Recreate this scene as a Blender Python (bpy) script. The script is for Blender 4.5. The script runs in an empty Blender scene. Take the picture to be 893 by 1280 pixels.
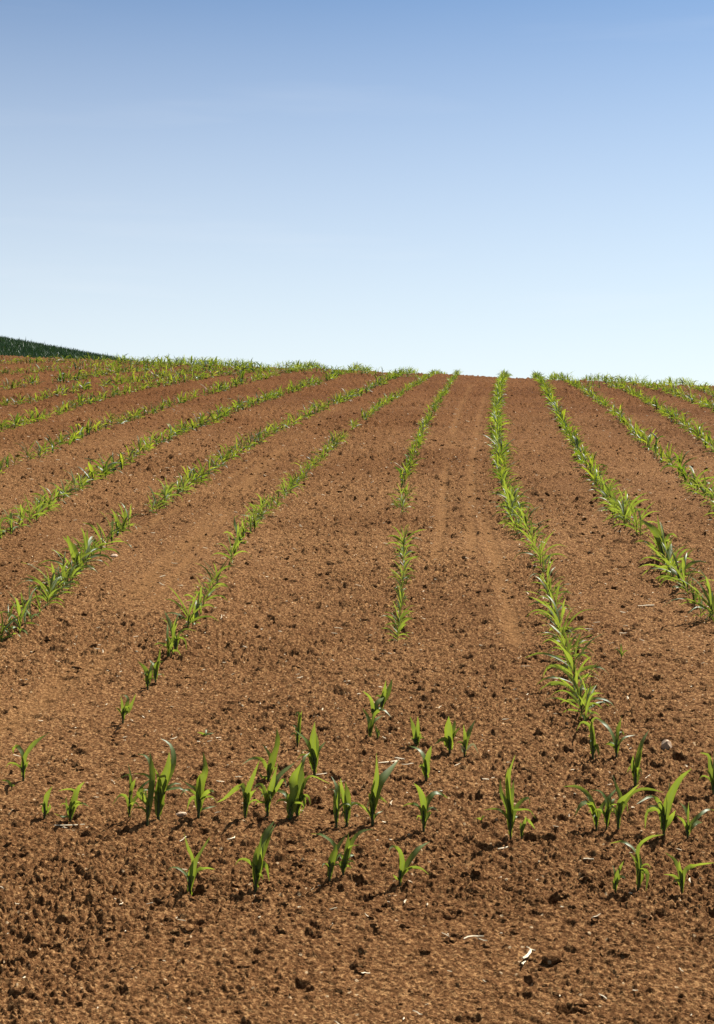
import bpy, math, random
import numpy as np

scene = bpy.context.scene
COL = scene.collection
R = math.radians
rng = np.random.default_rng(11)
random.seed(11)

# ------------------------------------------------------------------ traced field data (metres / millimetres)
PLANTS = [[-1.074,4.576,"maize plant with one long slanting leaf and a hooked one, alone behind the wilted seedling",[[15.7,[[1,0,25],[9,-5,72],[36,-24,112],[103,-79,164]]],
[11.1,[[1,0,35],[-2,3,80],[-23,15,104],[-40,29,92],[-40,36,77]]],
[8.3,[[3,0,30],[14,-6,49],[23,-17,65]]]]],
[-1.089,4.487,"tiny wilted maize seedling lying almost flat on bare soil",[[7.2,[[0,0,2],[-10,-5,21],[-28,-25,29]]],
[4.5,[[1,0,2],[4,1,9],[8,3,5]]]]],
[-0.94,4.277,"short narrow maize plant beside the one with a dark broad leaf and drooping thread tip",[[15.5,[[2,0,11],[9,-4,55],[28,-18,90]]],
[10.3,[[3,0,11],[4,4,40],[8,13,60]]],
[8.6,[[5,0,9],[18,-3,24],[16,-6,36]]]]],
[-0.86,4.264,"maize plant with a dark broad upright leaf, rooted at the tip of a long straw",[[15.5,[[0,0,15],[9,-4,59],[27,-16,104],[50,-34,127]]],
[7.7,[[-2,0,19],[-12,6,52],[-16,17,74]]],
[6.0,[[-3,0,15],[-21,-4,16],[-44,-17,29]]],
[5.2,[[4,0,49],[12,4,94],[-19,9,96],[-48,26,83]]],
[7.7,[[2,0,15],[18,-5,50],[38,-19,60],[67,-47,55]]]]],
[-0.682,4.252,"thin maize plant with arching leaves, outermost of the crowded clump of three",[[8.6,[[2,0,19],[6,3,83],[5,8,116],[-4,10,159]]],
[8.6,[[4,0,71],[14,-6,102],[22,-15,116]]],
[9.4,[[2,0,28],[-9,4,61],[-28,13,62],[-53,24,32]]],
[5.1,[[4,0,96],[1,-4,127],[-30,-27,116]]],
[8.6,[[4,0,28],[24,8,61],[43,27,63],[49,47,53]]]]],
[-0.619,4.199,"tall thin maize plant standing at the front of the crowded clump of three",[[13.5,[[1,0,30],[14,-5,124],[13,-13,176],[10,-21,215]]],
[9.3,[[6,0,102],[11,4,164],[-5,8,196],[-32,20,200]]],
[8.5,[[6,0,72],[14,-4,124],[-6,-9,145],[-36,-22,149]]],
[14.4,[[2,0,55],[-23,5,92],[-8,5,113],[10,11,127]]]]],
[-0.594,4.252,"robust maize plant with the widest dark leaf in the crowded clump of three",[[24.9,[[0,0,19],[9,-3,97],[30,-14,150],[36,-25,199]]],
[12.0,[[4,0,62],[40,9,146],[42,22,187],[28,32,216],[2,34,230]]],
[12.9,[[0,0,36],[5,-6,106],[-8,-19,151]]],
[8.6,[[2,0,28],[19,4,79],[47,16,98],[67,31,93]]],
[6.9,[[-1,0,28],[-9,-9,60],[-25,-33,62]]],
[7.7,[[2,0,19],[16,6,42],[10,7,22]]]]],
[-0.474,4.252,"maize plant with a spear-like upright leaf, standing alone behind a flat brown stone",[[18.9,[[2,0,28],[7,-5,106],[21,-16,138],[17,-29,196]]],
[9.4,[[0,0,32],[-7,2,79],[-26,7,89],[-54,17,106]]],
[10.3,[[2,0,45],[5,-8,89],[7,-23,126]]],
[10.7,[[-1,0,24],[-11,4,55],[-25,10,47],[-36,15,14]]],
[10.7,[[3,0,28],[20,-9,68],[39,-27,82],[52,-48,80]]],
[6.0,[[3,0,15],[23,6,22],[51,26,25]]]]],
[-0.332,4.224,"maize plant with one leaf stretched low and sideways towards the spear-leaved plant",[[14.5,[[0,0,26],[7,-3,81],[22,-13,122],[45,-37,181]]],
[11.9,[[1,0,43],[-9,5,99],[-31,17,86],[-67,38,52],[-91,64,36]]],
[14.5,[[2,0,43],[13,-6,74],[34,-26,92]]],
[6.0,[[2,0,60],[6,5,93],[6,10,113]]]]],
[-0.286,4.592,"tall maize plant with a thin erect tip, half hidden behind the forked one",[[17.6,[[1,0,16],[13,-4,72],[29,-17,125],[28,-29,176]]],
[13.0,[[0,0,30],[8,4,71],[-20,15,116]]],
[9.3,[[-1,0,30],[-19,-5,68],[-50,-24,76],[-82,-57,61]]],
[9.3,[[-1,0,9],[-20,7,10],[-32,21,22]]],
[6.5,[[3,0,14],[18,-9,41],[38,-29,40]]]]],
[-0.266,4.23,"forked maize plant with leaves spread both ways, in front of the thin erect one",[[13.6,[[0,0,23],[11,-4,75],[18,-13,103],[32,-32,161]]],
[17.9,[[2,0,36],[19,7,90],[39,22,118],[81,51,149]]],
[9.4,[[-2,0,36],[-15,-5,88],[-29,-16,95],[-42,-31,81]]],
[9.4,[[-1,0,32],[-11,6,65],[-29,20,79]]],
[8.5,[[4,0,41],[28,-9,81],[51,-30,114],[58,-47,92]]]]],
[-0.199,4.213,"maize plant with one very broad glowing yellow-green leaf, touching its narrower twin",[[27.2,[[0,0,21],[11,-6,82],[9,-15,118],[38,-42,175]]],
[10.2,[[-1,0,30],[-13,6,71],[-40,24,80],[-58,48,86]]],
[13.6,[[0,0,23],[-2,-2,60],[-12,-10,83]]],
[12.7,[[2,0,38],[25,10,96],[41,36,172],[57,69,184]]]]],
[-0.178,4.236,"maize plant with drooping lower leaves, touching the plant with the very broad glowing leaf",[[18.8,[[1,0,21],[9,5,72],[15,19,125],[13,29,136]]],
[12.0,[[2,0,26],[16,-4,65],[22,-7,40],[10,-4,9]]],
[7.7,[[3,0,38],[24,8,105],[41,22,116],[96,47,87]]],
[9.4,[[3,0,26],[20,-5,61],[33,-13,62],[40,-20,38]]]]],
[-0.206,4.931,"slim maize plant with a pale folded tip, standing behind the pointed upright one",[[13.9,[[0,0,15],[5,5,59],[4,14,102]]],
[9.9,[[1,0,35],[7,-6,105],[-1,-11,111],[-9,-18,95]]],
[6.0,[[0,0,35],[-8,4,59],[-23,16,65]]],
[7.0,[[2,0,45],[10,-5,100],[17,-14,117]]]]],
[-0.138,4.606,"pointed maize plant with a pale leaf on each flank, in front of the slim one",[[21.4,[[0,0,30],[-5,-4,87],[-3,-11,134],[2,-20,179]]],
[13.9,[[1,0,49],[8,11,107],[5,26,138]]],
[13.0,[[-1,0,39],[-15,-5,96],[-33,-21,126],[-63,-57,159]]],
[12.1,[[2,0,30],[13,8,80],[36,31,107]]],
[7.4,[[-2,0,30],[-15,-7,59],[-19,-18,75]]]]],
[-0.061,4.183,"narrow maize plant close beside a bushier twin, with a dark single shadow blot",[[14.3,[[0,0,23],[-2,4,81],[2,12,107],[-15,31,138]]],
[10.1,[[1,0,32],[11,-10,110],[7,-21,132]]],
[5.1,[[1,0,40],[-6,6,102],[-26,26,98]]]]],
[-0.03,4.195,"bushier maize plant of a close pair, one leaf trailing towards the tall winged plant",[[17.8,[[0,0,23],[1,-3,87],[-5,-13,127]]],
[9.3,[[-1,0,27],[-12,9,68],[-25,31,81]]],
[10.1,[[0,0,36],[-14,-10,110],[-18,-25,138]]],
[7.6,[[1,0,27],[14,5,58],[43,16,50],[71,28,17]]],
[6.8,[[-1,0,19],[-10,-5,37],[-16,-11,21]]]]],
[0.046,4.201,"tall winged maize plant with a broad bright leaf, in front of the straw tangle",[[16.1,[[0,0,25],[3,-3,77],[13,-15,138],[11,-28,212]]],
[22.0,[[3,0,51],[22,10,117],[48,35,146],[79,78,173]]],
[11.0,[[1,0,47],[-3,-5,94],[7,-15,130]]],
[10.2,[[1,0,34],[7,5,79],[27,17,69],[44,34,52]]],
[11.0,[[0,0,38],[-8,-6,82],[-10,-14,92]]],
[5.1,[[1,0,8],[14,7,26],[31,28,30]]],
[5.1,[[-1,0,11],[-16,-9,44],[-29,-28,61]]]]],
[0.194,4.143,"maize plant opened into a wide V with one arched leaf, near the headland centre",[[15.9,[[1,0,29],[0,-3,84],[-15,-14,124],[-30,-30,141]]],
[12.5,[[1,0,29],[11,4,79],[32,14,104],[54,26,99],[73,38,84]]],
[8.4,[[-1,0,33],[-15,-6,68],[-41,-25,82],[-66,-56,78]]],
[11.7,[[2,0,25],[19,9,48],[18,16,38]]]]],
[0.223,4.578,"small maize plant with one bright oval leaf, right behind the V-shaped one",[[20.3,[[0,0,16],[5,-6,63],[16,-21,110]]],
[12.0,[[-1,0,16],[-6,4,66],[-24,17,92],[-55,46,99]]],
[11.1,[[-1,0,14],[-11,-5,35],[-23,-16,44]]],
[9.2,[[0,0,25],[-1,4,62],[-3,12,74]]]]],
[0.207,4.946,"small V-shaped maize seedling standing alone behind the bright oval-leaved one",[[13.5,[[0,0,17],[-8,5,61],[-22,21,104]]],
[13.5,[[0,0,17],[5,-4,68],[4,-9,108]]],
[10.1,[[-1,0,8],[-11,5,27],[-21,16,28]]],
[9.0,[[1,0,11],[11,-7,40],[13,-18,50]]]]],
[0.046,5.011,"maize plant at the near end of the slanting line of three behind the straw tangle",[[13.6,[[0,0,14],[-4,6,59],[-27,26,99]]],
[9.1,[[1,0,14],[16,-6,83],[44,-20,99],[75,-35,73]]],
[10.2,[[1,0,11],[16,7,53],[45,31,72]]]]],
[0.073,4.992,"tiny maize seedling beside the foot of the slanting line of three",[[9.1,[[-1,0,8],[-6,-3,32],[-9,-8,49]]],
[7.9,[[0,0,8],[5,3,25],[6,5,16]]]]],
[0.062,5.258,"middle maize plant of the slanting line of three behind the straw tangle",[[19.1,[[0,0,12],[15,7,47],[39,31,65]]],
[10.7,[[-1,0,15],[-12,-8,67],[-42,-34,97]]],
[8.3,[[1,0,12],[21,10,28],[39,32,19]]]]],
[0.094,5.374,"maize plant at the far end of the slanting line of three",[[14.6,[[0,0,12],[9,-6,53],[15,-24,109]]],
[20.7,[[1,0,15],[28,8,69],[40,25,107]]],
[9.7,[[1,0,15],[3,-5,52],[8,-15,66]]]]],
[0.318,4.883,"broad-leaved maize plant with one leaf bent to the soil, beside a small V-shaped one",[[25.5,[[0,0,19],[-3,-7,76],[-4,-20,122]]],
[16.6,[[1,0,25],[14,9,73],[21,26,104]]],
[13.3,[[-2,0,14],[-20,-8,43],[-54,-34,28]]],
[11.1,[[1,0,30],[20,7,63],[38,21,77]]]]],
[0.366,4.847,"small V-shaped maize plant with pale withered lower leaves, beside the broad-leaved one",[[11.0,[[1,0,19],[1,-6,64],[-5,-21,105]]],
[15.4,[[1,0,22],[16,8,73],[40,32,114]]],
[9.9,[[-1,0,11],[-7,-3,25],[-16,-12,35]]],
[6.6,[[2,0,11],[30,7,35],[48,-1,3]]]]],
[0.441,4.085,"tallest maize plant with a bundle of upright leaves, standing alone with a dwarf beside it",[[14.0,[[0,0,21],[-4,5,77],[-25,22,127],[-26,40,161]]],
[12.4,[[0,0,29],[-3,-3,95],[-8,-9,154],[-4,-15,192],[10,-30,242]]],
[10.7,[[0,0,45],[6,8,118],[12,25,160]]],
[10.7,[[-1,0,41],[-16,-11,105],[-31,-33,142]]],
[10.7,[[1,0,33],[14,5,81],[36,16,104],[57,32,107],[60,40,87]]],
[6.6,[[-1,0,41],[-24,-6,75],[-46,-16,86],[-80,-35,86]]],
[9.1,[[1,0,29],[14,7,56],[24,19,58]]],
[10.7,[[0,0,58],[-10,-5,170],[-8,-9,203]]]]],
[0.476,4.113,"dwarf maize plant under the tallest bundled one",[[10.0,[[0,0,10],[-2,-2,31],[-5,-5,45]]],
[8.3,[[0,0,12],[15,3,51],[26,10,41],[42,21,18]]],
[7.5,[[0,0,15],[10,-5,45],[11,-13,63]]]]],
[0.369,4.213,"tiny sprout on bare soil beside the tallest maize plant",[[5.1,[[0,0,3],[-9,-1,8],[-20,-5,5]]],
[5.1,[[0,0,3],[4,2,12],[9,5,12]]]]],
[0.803,4.844,"maize plant at the near end of the dense unbroken row, one leaf hanging down",[[18.6,[[0,0,17],[-3,-4,71],[-7,-14,122]]],
[9.8,[[-1,0,32],[-9,4,99],[-34,14,110],[-52,23,77]]],
[7.8,[[0,0,37],[-3,-6,116],[9,-18,129],[25,-39,123]]],
[11.7,[[0,0,12],[13,4,33],[16,-33,-2]]]]],
[0.886,4.855,"maize plant with an arching leaf towards the near end of the dense row",[[16.6,[[0,0,19],[0,-7,78],[13,-32,140]]],
[12.7,[[-1,0,23],[-19,9,76],[-44,37,106],[-66,79,113]]],
[7.8,[[-1,0,16],[-21,-3,34],[-50,-14,36]]],
[6.9,[[1,0,19],[25,8,52],[72,35,60]]]]],
[0.889,4.544,"tall twisted maize plant with a bright stalk, in front of the tan stone",[[22.0,[[0,0,14],[3,-1,69],[9,-7,106],[12,-14,130]]],
[12.8,[[2,0,32],[15,7,104],[28,20,139],[53,43,170]]],
[11.9,[[0,0,27],[-9,-4,65],[-8,-9,98]]],
[9.2,[[-1,0,23],[-14,5,59],[-24,11,39]]]]],
[0.701,4.166,"maize plant with arched leaves reaching outward, first of the tangled trio with a joint shadow",[[12.6,[[0,0,17],[-8,3,62],[-23,15,94],[-48,40,112],[-84,85,104]]],
[12.6,[[0,0,17],[-18,-5,72],[-44,-14,72],[-66,-21,40]]],
[10.1,[[1,0,21],[27,11,73],[76,46,109]]],
[8.4,[[0,0,25],[-14,-8,65],[-39,-31,80]]]]],
[0.729,4.154,"middle maize plant of the tangled trio with a long joint shadow",[[8.4,[[0,0,21],[3,-4,68],[-21,-19,108],[-55,-51,119]]],
[11.7,[[1,0,21],[18,9,74],[29,24,79]]],
[7.5,[[0,0,17],[-15,-8,52],[-26,-24,68]]],
[9.2,[[1,0,25],[9,8,82],[34,31,107]]]]],
[0.765,4.166,"maize plant of the tangled trio whose long leaf reaches towards the tall slanting one",[[16.0,[[0,0,21],[3,-4,76],[24,-23,105],[50,-62,142]]],
[11.8,[[0,0,25],[8,3,88],[-4,8,120],[-12,19,152]]],
[6.7,[[1,0,25],[10,-7,77],[21,-19,75],[23,-27,52]]],
[8.4,[[1,0,29],[34,5,96],[70,17,112],[107,33,107],[145,55,94]]],
[6.7,[[0,0,17],[-10,-5,47],[-25,-17,54]]]]],
[0.89,4.126,"tall slanting maize plant with drooping lower leaves, between the tangled trio and a thin one",[[16.6,[[0,0,19],[16,-6,103],[42,-28,165],[66,-61,199]]],
[7.5,[[7,0,56],[17,7,126],[17,13,158]]],
[9.2,[[0,0,27],[-10,-4,86],[-38,-20,112],[-91,-58,97]]],
[10.8,[[0,0,23],[-17,3,72],[-44,11,62],[-51,17,11]]],
[14.1,[[1,0,19],[18,-9,46],[27,-32,75]]],
[9.2,[[1,0,23],[13,4,59],[32,17,78]]]]],
[0.954,4.104,"thin maize plant with one broad low leaf, beside the tall slanting one",[[10.8,[[0,0,14],[-4,-2,69],[-33,-22,108]]],
[14.1,[[1,0,14],[24,9,37],[50,33,32]]],
[6.6,[[0,0,14],[-13,-7,45],[-44,-33,71]]],
[8.3,[[1,0,23],[36,8,58],[66,28,71],[91,53,63]]],
[6.6,[[0,0,27],[0,-6,65],[-1,-17,101]]]]],
[1.12,4.471,"maize plant cut by the picture edge, behind the tall slanting one",[[12.2,[[0,0,14],[-8,2,77],[-13,8,114],[-37,22,120]]],
[6.1,[[0,0,17],[-13,-5,58],[-32,-22,78]]],
[13.5,[[0,0,17],[5,5,84],[4,15,126]]],
[9.5,[[0,0,17],[13,-9,69],[27,-33,84]]]]],
[0.675,3.713,"short two-leaved maize seedling beside the plant with a draped pale leaf",[[9.7,[[0,0,11],[7,-4,50],[18,-15,82]]],
[6.7,[[0,0,11],[-1,5,48],[-5,16,64]]],
[7.5,[[-1,0,7],[-8,-2,21],[-10,-6,28]]]]],
[0.736,3.723,"maize plant with two leaves arching apart and one draped to the soil",[[15.8,[[1,0,11],[4,-4,57],[2,-12,93]]],
[8.3,[[2,0,26],[-2,4,89],[-34,22,117],[-65,48,107]]],
[9.0,[[2,0,34],[-1,-2,109],[25,-19,138],[54,-57,154]]],
[6.8,[[1,0,26],[-5,5,70],[-19,20,89]]],
[11.3,[[2,0,17],[10,-3,50],[21,-12,44],[15,-28,0]]]]],
[0.842,3.686,"maize plant with a leaf stretched sideways to the picture edge, nearest to the camera there",[[10.4,[[0,0,15],[-4,3,55],[-18,12,86],[-37,29,99]]],
[9.7,[[0,0,17],[8,-4,60],[31,-16,78],[73,-44,91]]],
[6.7,[[0,0,15],[-16,6,43],[-41,28,43]]],
[6.7,[[0,0,30],[-7,-4,75],[-9,-10,88]]]]],
[-0.439,3.723,"maize plant with a long glowing leaf and a pale thin one, alone before the others",[[17.3,[[2,0,19],[14,-8,81],[59,-41,168]]],
[8.3,[[3,0,26],[10,3,97],[-4,5,130],[-16,16,165]]],
[9.0,[[3,0,23],[21,-5,69],[45,-20,82],[72,-45,84]]]]],
[-0.266,3.736,"maize plant with leaves wrapped into one leaning plume, in front of deep soil clods",[[21.8,[[3,0,21],[12,5,84],[26,19,137],[47,44,168]]],
[12.8,[[2,0,28],[-3,-5,82],[5,-13,114]]],
[9.8,[[5,0,36],[37,18,137],[49,48,157]]],
[10.5,[[1,0,21],[-3,-4,52],[-4,-10,68]]],
[9.8,[[4,0,24],[23,11,63],[35,20,12]]],
[11.3,[[3,0,24],[13,-8,75],[17,-22,109]]]]],
[-0.073,3.774,"dark maize plant leaning over its twin, one leaf arched outward, in the front line",[[16.0,[[1,0,17],[8,4,58],[45,35,112]]],
[8.4,[[2,0,21],[15,-7,87],[-19,-18,120],[-48,-50,131]]],
[9.1,[[2,0,17],[13,6,50],[34,22,67]]]]],
[-0.037,3.807,"brighter maize plant beside its dark twin in the front line",[[13.8,[[0,0,15],[10,-4,66],[14,-13,114]]],
[10.0,[[1,0,15],[25,7,87],[48,23,108],[83,50,108]]],
[5.4,[[-1,0,12],[-10,-2,27],[6,-4,35],[29,-16,38]]],
[9.2,[[1,0,15],[17,6,45],[31,18,46]]],
[5.4,[[1,0,19],[13,-9,71],[44,-38,86]]]]],
[0.113,3.76,"small maize plant with three spread leaves, by itself in the front line",[[9.9,[[2,0,15],[8,-3,58],[-3,-5,92],[-22,-19,101],[-30,-30,90]]],
[13.6,[[2,0,17],[20,5,48],[51,20,86],[82,41,100]]],
[6.8,[[2,0,17],[31,-5,43],[57,-16,42],[75,-29,30]]],
[5.3,[[0,0,8],[-11,2,15],[-18,6,21]]]]],
[-0.864,5.249,"maize plant at the near end of the broken row, with a withered lower leaf",[[10.7,[[0,0,18],[-2,1,59],[-9,6,91]]],
[15.5,[[2,0,18],[30,-13,49],[56,-46,104]]],
[10.7,[[1,0,24],[18,5,77],[9,6,91],[-6,6,93]]],
[7.1,[[1,0,15],[-15,-8,43],[-22,-21,50]]]]],
[-0.84,5.708,"second maize plant from the near end of the broken row",[[16.8,[[0,0,16],[-7,-5,69],[-36,-27,106]]],
[14.2,[[1,0,16],[11,6,67],[15,20,105]]],
[10.4,[[0,0,10],[9,-5,43],[17,-15,70]]]]],
[-0.819,5.782,"third maize plant from the near end of the broken row",[[17.0,[[0,0,23],[4,-3,69],[35,-17,84]]],
[11.8,[[-1,0,23],[-4,2,62],[-28,15,87]]],
[10.5,[[0,0,23],[14,-6,89],[22,-17,143]]]]]]
ROWS = {
 'D': [0.09,0.0,[[0.83,5.152],[0.834,5.222],[0.838,5.294],[0.844,5.389],[0.85,5.488],[0.86,5.59],[0.87,5.697],[0.878,5.801],[0.886,5.909],[0.895,6.028],[0.905,6.152],[0.915,6.281],[0.926,6.416],[0.935,6.533],[0.945,6.654],[0.96,6.797],[0.975,6.946],[0.983,7.092],[0.992,7.244],[1.006,7.404],[1.02,7.57],[1.032,7.744],[1.046,7.927],[1.059,8.118],[1.074,8.318],[1.081,8.502],[1.088,8.694],[1.101,8.895],[1.114,9.106],[1.123,9.327],[1.132,9.558]],[[1.07,9.35],[1.12,10.5],[1.22,12.02],[1.43,14.79],[1.78,18.51],[2.29,23.62],[2.98,28.95],[3.55,33.92]]],
 'C': [0.14,0.06,[[0.185,6.509],[0.192,6.621],[0.199,6.737],[0.204,6.84],[0.209,6.946],[0.217,7.064],[0.224,7.186],[0.23,7.303],[0.236,7.424],[0.238,7.549],[0.24,7.678],[0.248,7.8],[0.256,7.927],[0.263,8.069],[0.27,8.217],[0.275,8.37],[0.281,8.529],[0.286,8.68],[0.291,8.837],[0.298,8.984],[0.306,9.137],[0.33,10.211]],[[0.33,10.72],[0.37,11.53],[0.46,13.26],[0.66,16.18],[1.08,20.76],[1.82,27.55],[2.33,32.52]]],
 'B': [0.13,0.05,[[-0.821,6.195],[-0.811,6.252],[-0.799,6.296],[-0.792,6.687],[-0.779,6.737],[-0.775,6.875],[-0.768,6.982],[-0.774,7.148],[-0.772,7.323],[-0.773,7.486],[-0.769,7.613],[-0.76,7.744],[-0.737,8.167],[-0.732,8.318],[-0.736,8.529],[-0.731,8.751],[-0.733,9.015],[-0.735,9.231],[-0.734,9.425],[-0.72,9.592],[-0.708,9.802],[-0.699,10.058],[-0.688,10.408]],[[-0.71,9.35],[-0.64,10.5],[-0.55,11.74],[-0.47,13.06],[-0.29,15.22],[0.04,18.51],[0.41,21.82],[0.94,26.28],[1.56,30.31],[2.23,35.26]]],
 'A': [0.12,0.06,[[-1.627,6.493],[-1.603,6.565],[-1.577,6.637],[-1.567,6.72],[-1.556,6.805],[-1.561,7.0],[-1.567,7.206],[-1.573,7.284],[-1.58,7.363],[-1.581,7.424],[-1.581,7.486],[-1.577,7.538],[-1.574,7.592],[-1.572,7.656],[-1.57,7.722],[-1.573,7.8],[-1.576,7.88],[-1.576,7.962],[-1.577,8.045],[-1.573,8.093],[-1.569,8.142],[-1.574,8.255],[-1.58,8.37],[-1.573,8.423],[-1.566,8.476],[-1.555,8.611],[-1.543,8.751],[-1.554,9.015],[-1.566,9.294],[-1.566,9.408],[-1.567,9.525],[-1.557,9.575],[-1.546,9.627]],[[-1.46,10.29],[-1.45,11.48],[-1.38,12.61],[-1.27,14.14],[-1.11,15.88],[-0.93,17.63],[-0.6,19.95],[0.05,23.84],[0.72,29.27],[1.42,34.22]]],
 'Z': [0.115,0.03,[],[[-2.38,8.87],[-2.39,9.52],[-2.25,10.09],[-2.31,10.85],[-2.29,11.74],[-2.28,13.06],[-2.21,14.54],[-2.1,17.04],[-1.89,19.21],[-1.61,21.27],[-1.24,23.62],[-0.69,28.3],[-0.29,31.04],[0.34,36.0]]],
 'Y': [0.135,0.12,[],[[-3.31,12.61],[-3.28,13.06],[-3.22,13.76],[-3.21,14.37],[-3.18,15.22],[-3.21,16.49],[-3.07,17.87],[-2.98,19.21],[-2.81,21.27],[-2.58,23.62],[-2.3,28.3],[-1.63,31.04],[-1.0,36.0]]],
 'X': [0.115,0.06,[],[[-4.28,16.49],[-4.23,17.04],[-4.13,17.63],[-4.23,19.21],[-4.26,21.63],[-4.13,23.62],[-3.84,24.76],[-3.65,28.3],[-3.28,29.95],[-2.32,32.61],[-0.85,37.39]]],
 'W': [0.12,0.1,[],[[-5.43,20.93],[-5.27,21.45],[-5.12,22.0],[-5.06,22.99],[-4.92,24.52],[-4.78,26.83],[-4.39,29.27],[-3.69,31.81],[-2.62,36.69]]],
 'V': [0.11,0.06,[],[[-6.49,25.0],[-6.4,25.5],[-6.16,26.55],[-5.82,28.0],[-5.65,29.61],[-5.47,31.04],[-4.83,33.46],[-3.79,38.35]]],
 'U': [0.1,0.06,[],[[-7.96,30.67],[-7.8,31.04],[-7.46,32.61],[-6.8,33.91],[-5.89,35.3],[-3.37,39.62]]],
 'T': [0.07,0.0,[],[[-9.45,36.82],[-8.86,37.36],[-8.18,37.63],[-7.18,37.91],[-6.07,37.64]]],
 'S': [0.085,0.0,[],[[-6.28,37.63],[-4.51,35.4],[-2.78,33.73],[0.06,31.04],[1.39,29.61]]],
 'Q': [0.085,0.0,[],[[4.33,26.69],[5.16,25.93],[6.4,24.81]]],
 'E': [0.12,0.02,[[1.718,6.857],[1.722,6.91],[1.725,6.964],[1.681,6.951],[1.704,7.175],[1.729,7.414],[1.744,7.533],[1.759,7.656],[1.756,7.756],[1.752,7.857],[1.755,7.95],[1.758,8.045],[1.775,8.155],[1.793,8.267],[1.808,8.37],[1.824,8.476],[1.819,8.556],[1.815,8.639],[1.855,9.327],[1.859,9.458],[1.864,9.592],[1.869,9.731],[1.874,9.874]],[[1.81,9.67],[1.96,10.72],[2.0,11.72],[2.13,13.61],[2.46,16.71],[2.86,20.43],[3.46,26.14],[3.64,28.31],[4.13,33.29]]],
 'F': [0.13,0.04,[],[[2.63,10.21],[2.69,10.72],[2.8,11.72],[2.94,13.26],[3.12,15.22],[3.43,18.25],[3.76,21.63],[4.11,25.75],[4.09,27.4],[4.38,32.39]]],
 'G': [0.13,0.02,[],[[3.65,14.14],[3.76,14.96],[3.93,16.44],[4.16,18.51],[4.56,21.63],[4.84,25.0],[4.81,26.83],[5.05,31.82]]],
 'H': [0.13,0.02,[],[[5.07,19.65],[5.21,20.76],[5.33,22.58],[5.42,24.76],[5.39,26.01],[5.48,31.01]]],
 'I': [0.13,0.0,[],[[5.88,22.78],[6.1,24.29],[6.1,25.5],[6.5,30.48]]],
}
TRACKS = [([[-1.26, 5.25], [-1.22, 5.61], [-1.2, 6.18], [-1.18, 7.07], [-1.12, 8.09], [-1.05, 9.04], [-0.95, 12.37], [-0.76, 15.59], [-0.31, 21.08]], 0.075), ([[-1.1, 5.95], [-1.05, 7.04], [-1.0, 8.17], [-0.92, 10.45]], 0.035), ([[0.48, 8.48], [0.63, 10.45], [0.76, 12.37], [0.98, 15.15], [1.52, 21.08], [2.22, 27.55]], 0.045), ([[0.7, 8.75], [0.91, 11.33], [1.17, 14.34], [1.69, 19.55], [2.27, 24.99]], 0.045), ([[0.72, 6.45], [0.84, 8.48], [0.91, 10.45]], 0.05), ([[2.95, 12.37], [3.27, 15.15], [3.64, 18.86], [4.27, 24.99]], 0.05), ([[-1.65, 8.48], [-1.33, 10.45], [-0.94, 14.34]], 0.04)]
SPOTS = {'tan_stone': [1.077, 4.953], 'pale_stone': [-1.461, 8.556], 'flat_stone': [-0.53, 4.277], 'straw_long': [-0.856, 4.21], 'straw_broken': [0.404, 3.368], 'tangle': [0.108, 4.744], 'bundle': [0.283, 3.463], 's1': [-0.908, 4.021], 's2': [1.473, 7.244], 's3': [1.047, 5.499], 'sp1': [1.144, 6.152], 'w1': [-0.542, 5.084], 's4': [0.453, 4.158], 'hole': [0.458, 3.343], 's5': [0.639, 3.939], 's6': [-0.357, 4.058]}


# ------------------------------------------------------------------ terrain
CZ = 1.515
def sstep(a, b, x):
    u = np.clip((x - a) / (b - a), 0, 1)
    return u * u * (3 - 2 * u)

def terr(x, y):
    x = np.asarray(x, float); y = np.asarray(y, float)
    t = np.maximum((y + .966 * x - 31.6) / 1.39, 0)
    drop = np.where(t < 8, .016 * t * t, 1.024 + .256 * (t - 8))
    ys = np.where(y > 60, 60 + 50 * np.tanh((y - 60) / 50), np.where(y < -30, -30 - 30 * np.tanh((-30 - y) / 30), y))
    return .145 * ys - drop + 2.95 * sstep(52, 74, y) * (1 - sstep(95, 140, y))

def _hash(ix, iy, s):
    h = (ix.astype(np.int64) * 374761393 + iy.astype(np.int64) * 668265263 + s * 974634777) & 0xFFFFFFFF
    h = ((h ^ (h >> 13)) * 1274126177) & 0xFFFFFFFF
    h = ((h ^ (h >> 16)) * 2246822519) & 0xFFFFFFFF
    return ((h ^ (h >> 15)) & 0xFFFFFF) / float(0x1000000)

def vnoise(x, y, s):
    ix = np.floor(x); iy = np.floor(y)
    fx = x - ix; fy = y - iy
    fx = fx * fx * (3 - 2 * fx); fy = fy * fy * (3 - 2 * fy)
    a = _hash(ix, iy, s); b = _hash(ix + 1, iy, s); c = _hash(ix, iy + 1, s); d = _hash(ix + 1, iy + 1, s)
    return (a + (b - a) * fx) * (1 - fy) + (c + (d - c) * fx) * fy - .5

def lumps(x, y, c, r0, r1, prob, s):
    """height of rounded crumbs scattered one per cell, in units of their own radius times r"""
    gx = x / c; gy = y / c
    ix = np.floor(gx); iy = np.floor(gy)
    out = np.zeros_like(x)
    for dx in (-1, 0, 1):
        for dy in (-1, 0, 1):
            jx = ix + dx; jy = iy + dy
            on = _hash(jx, jy, s) < prob
            px = (jx + _hash(jx, jy, s + 1)) * c; py = (jy + _hash(jx, jy, s + 2)) * c
            rr = r0 + (r1 - r0) * _hash(jx, jy, s + 3) ** 2
            q = 1 - ((x - px) ** 2 + (y - py) ** 2) / (rr * rr)
            out = np.maximum(out, np.where(on & (q > 0), np.sqrt(np.maximum(q, 0)) * rr, 0))
    return out

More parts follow.
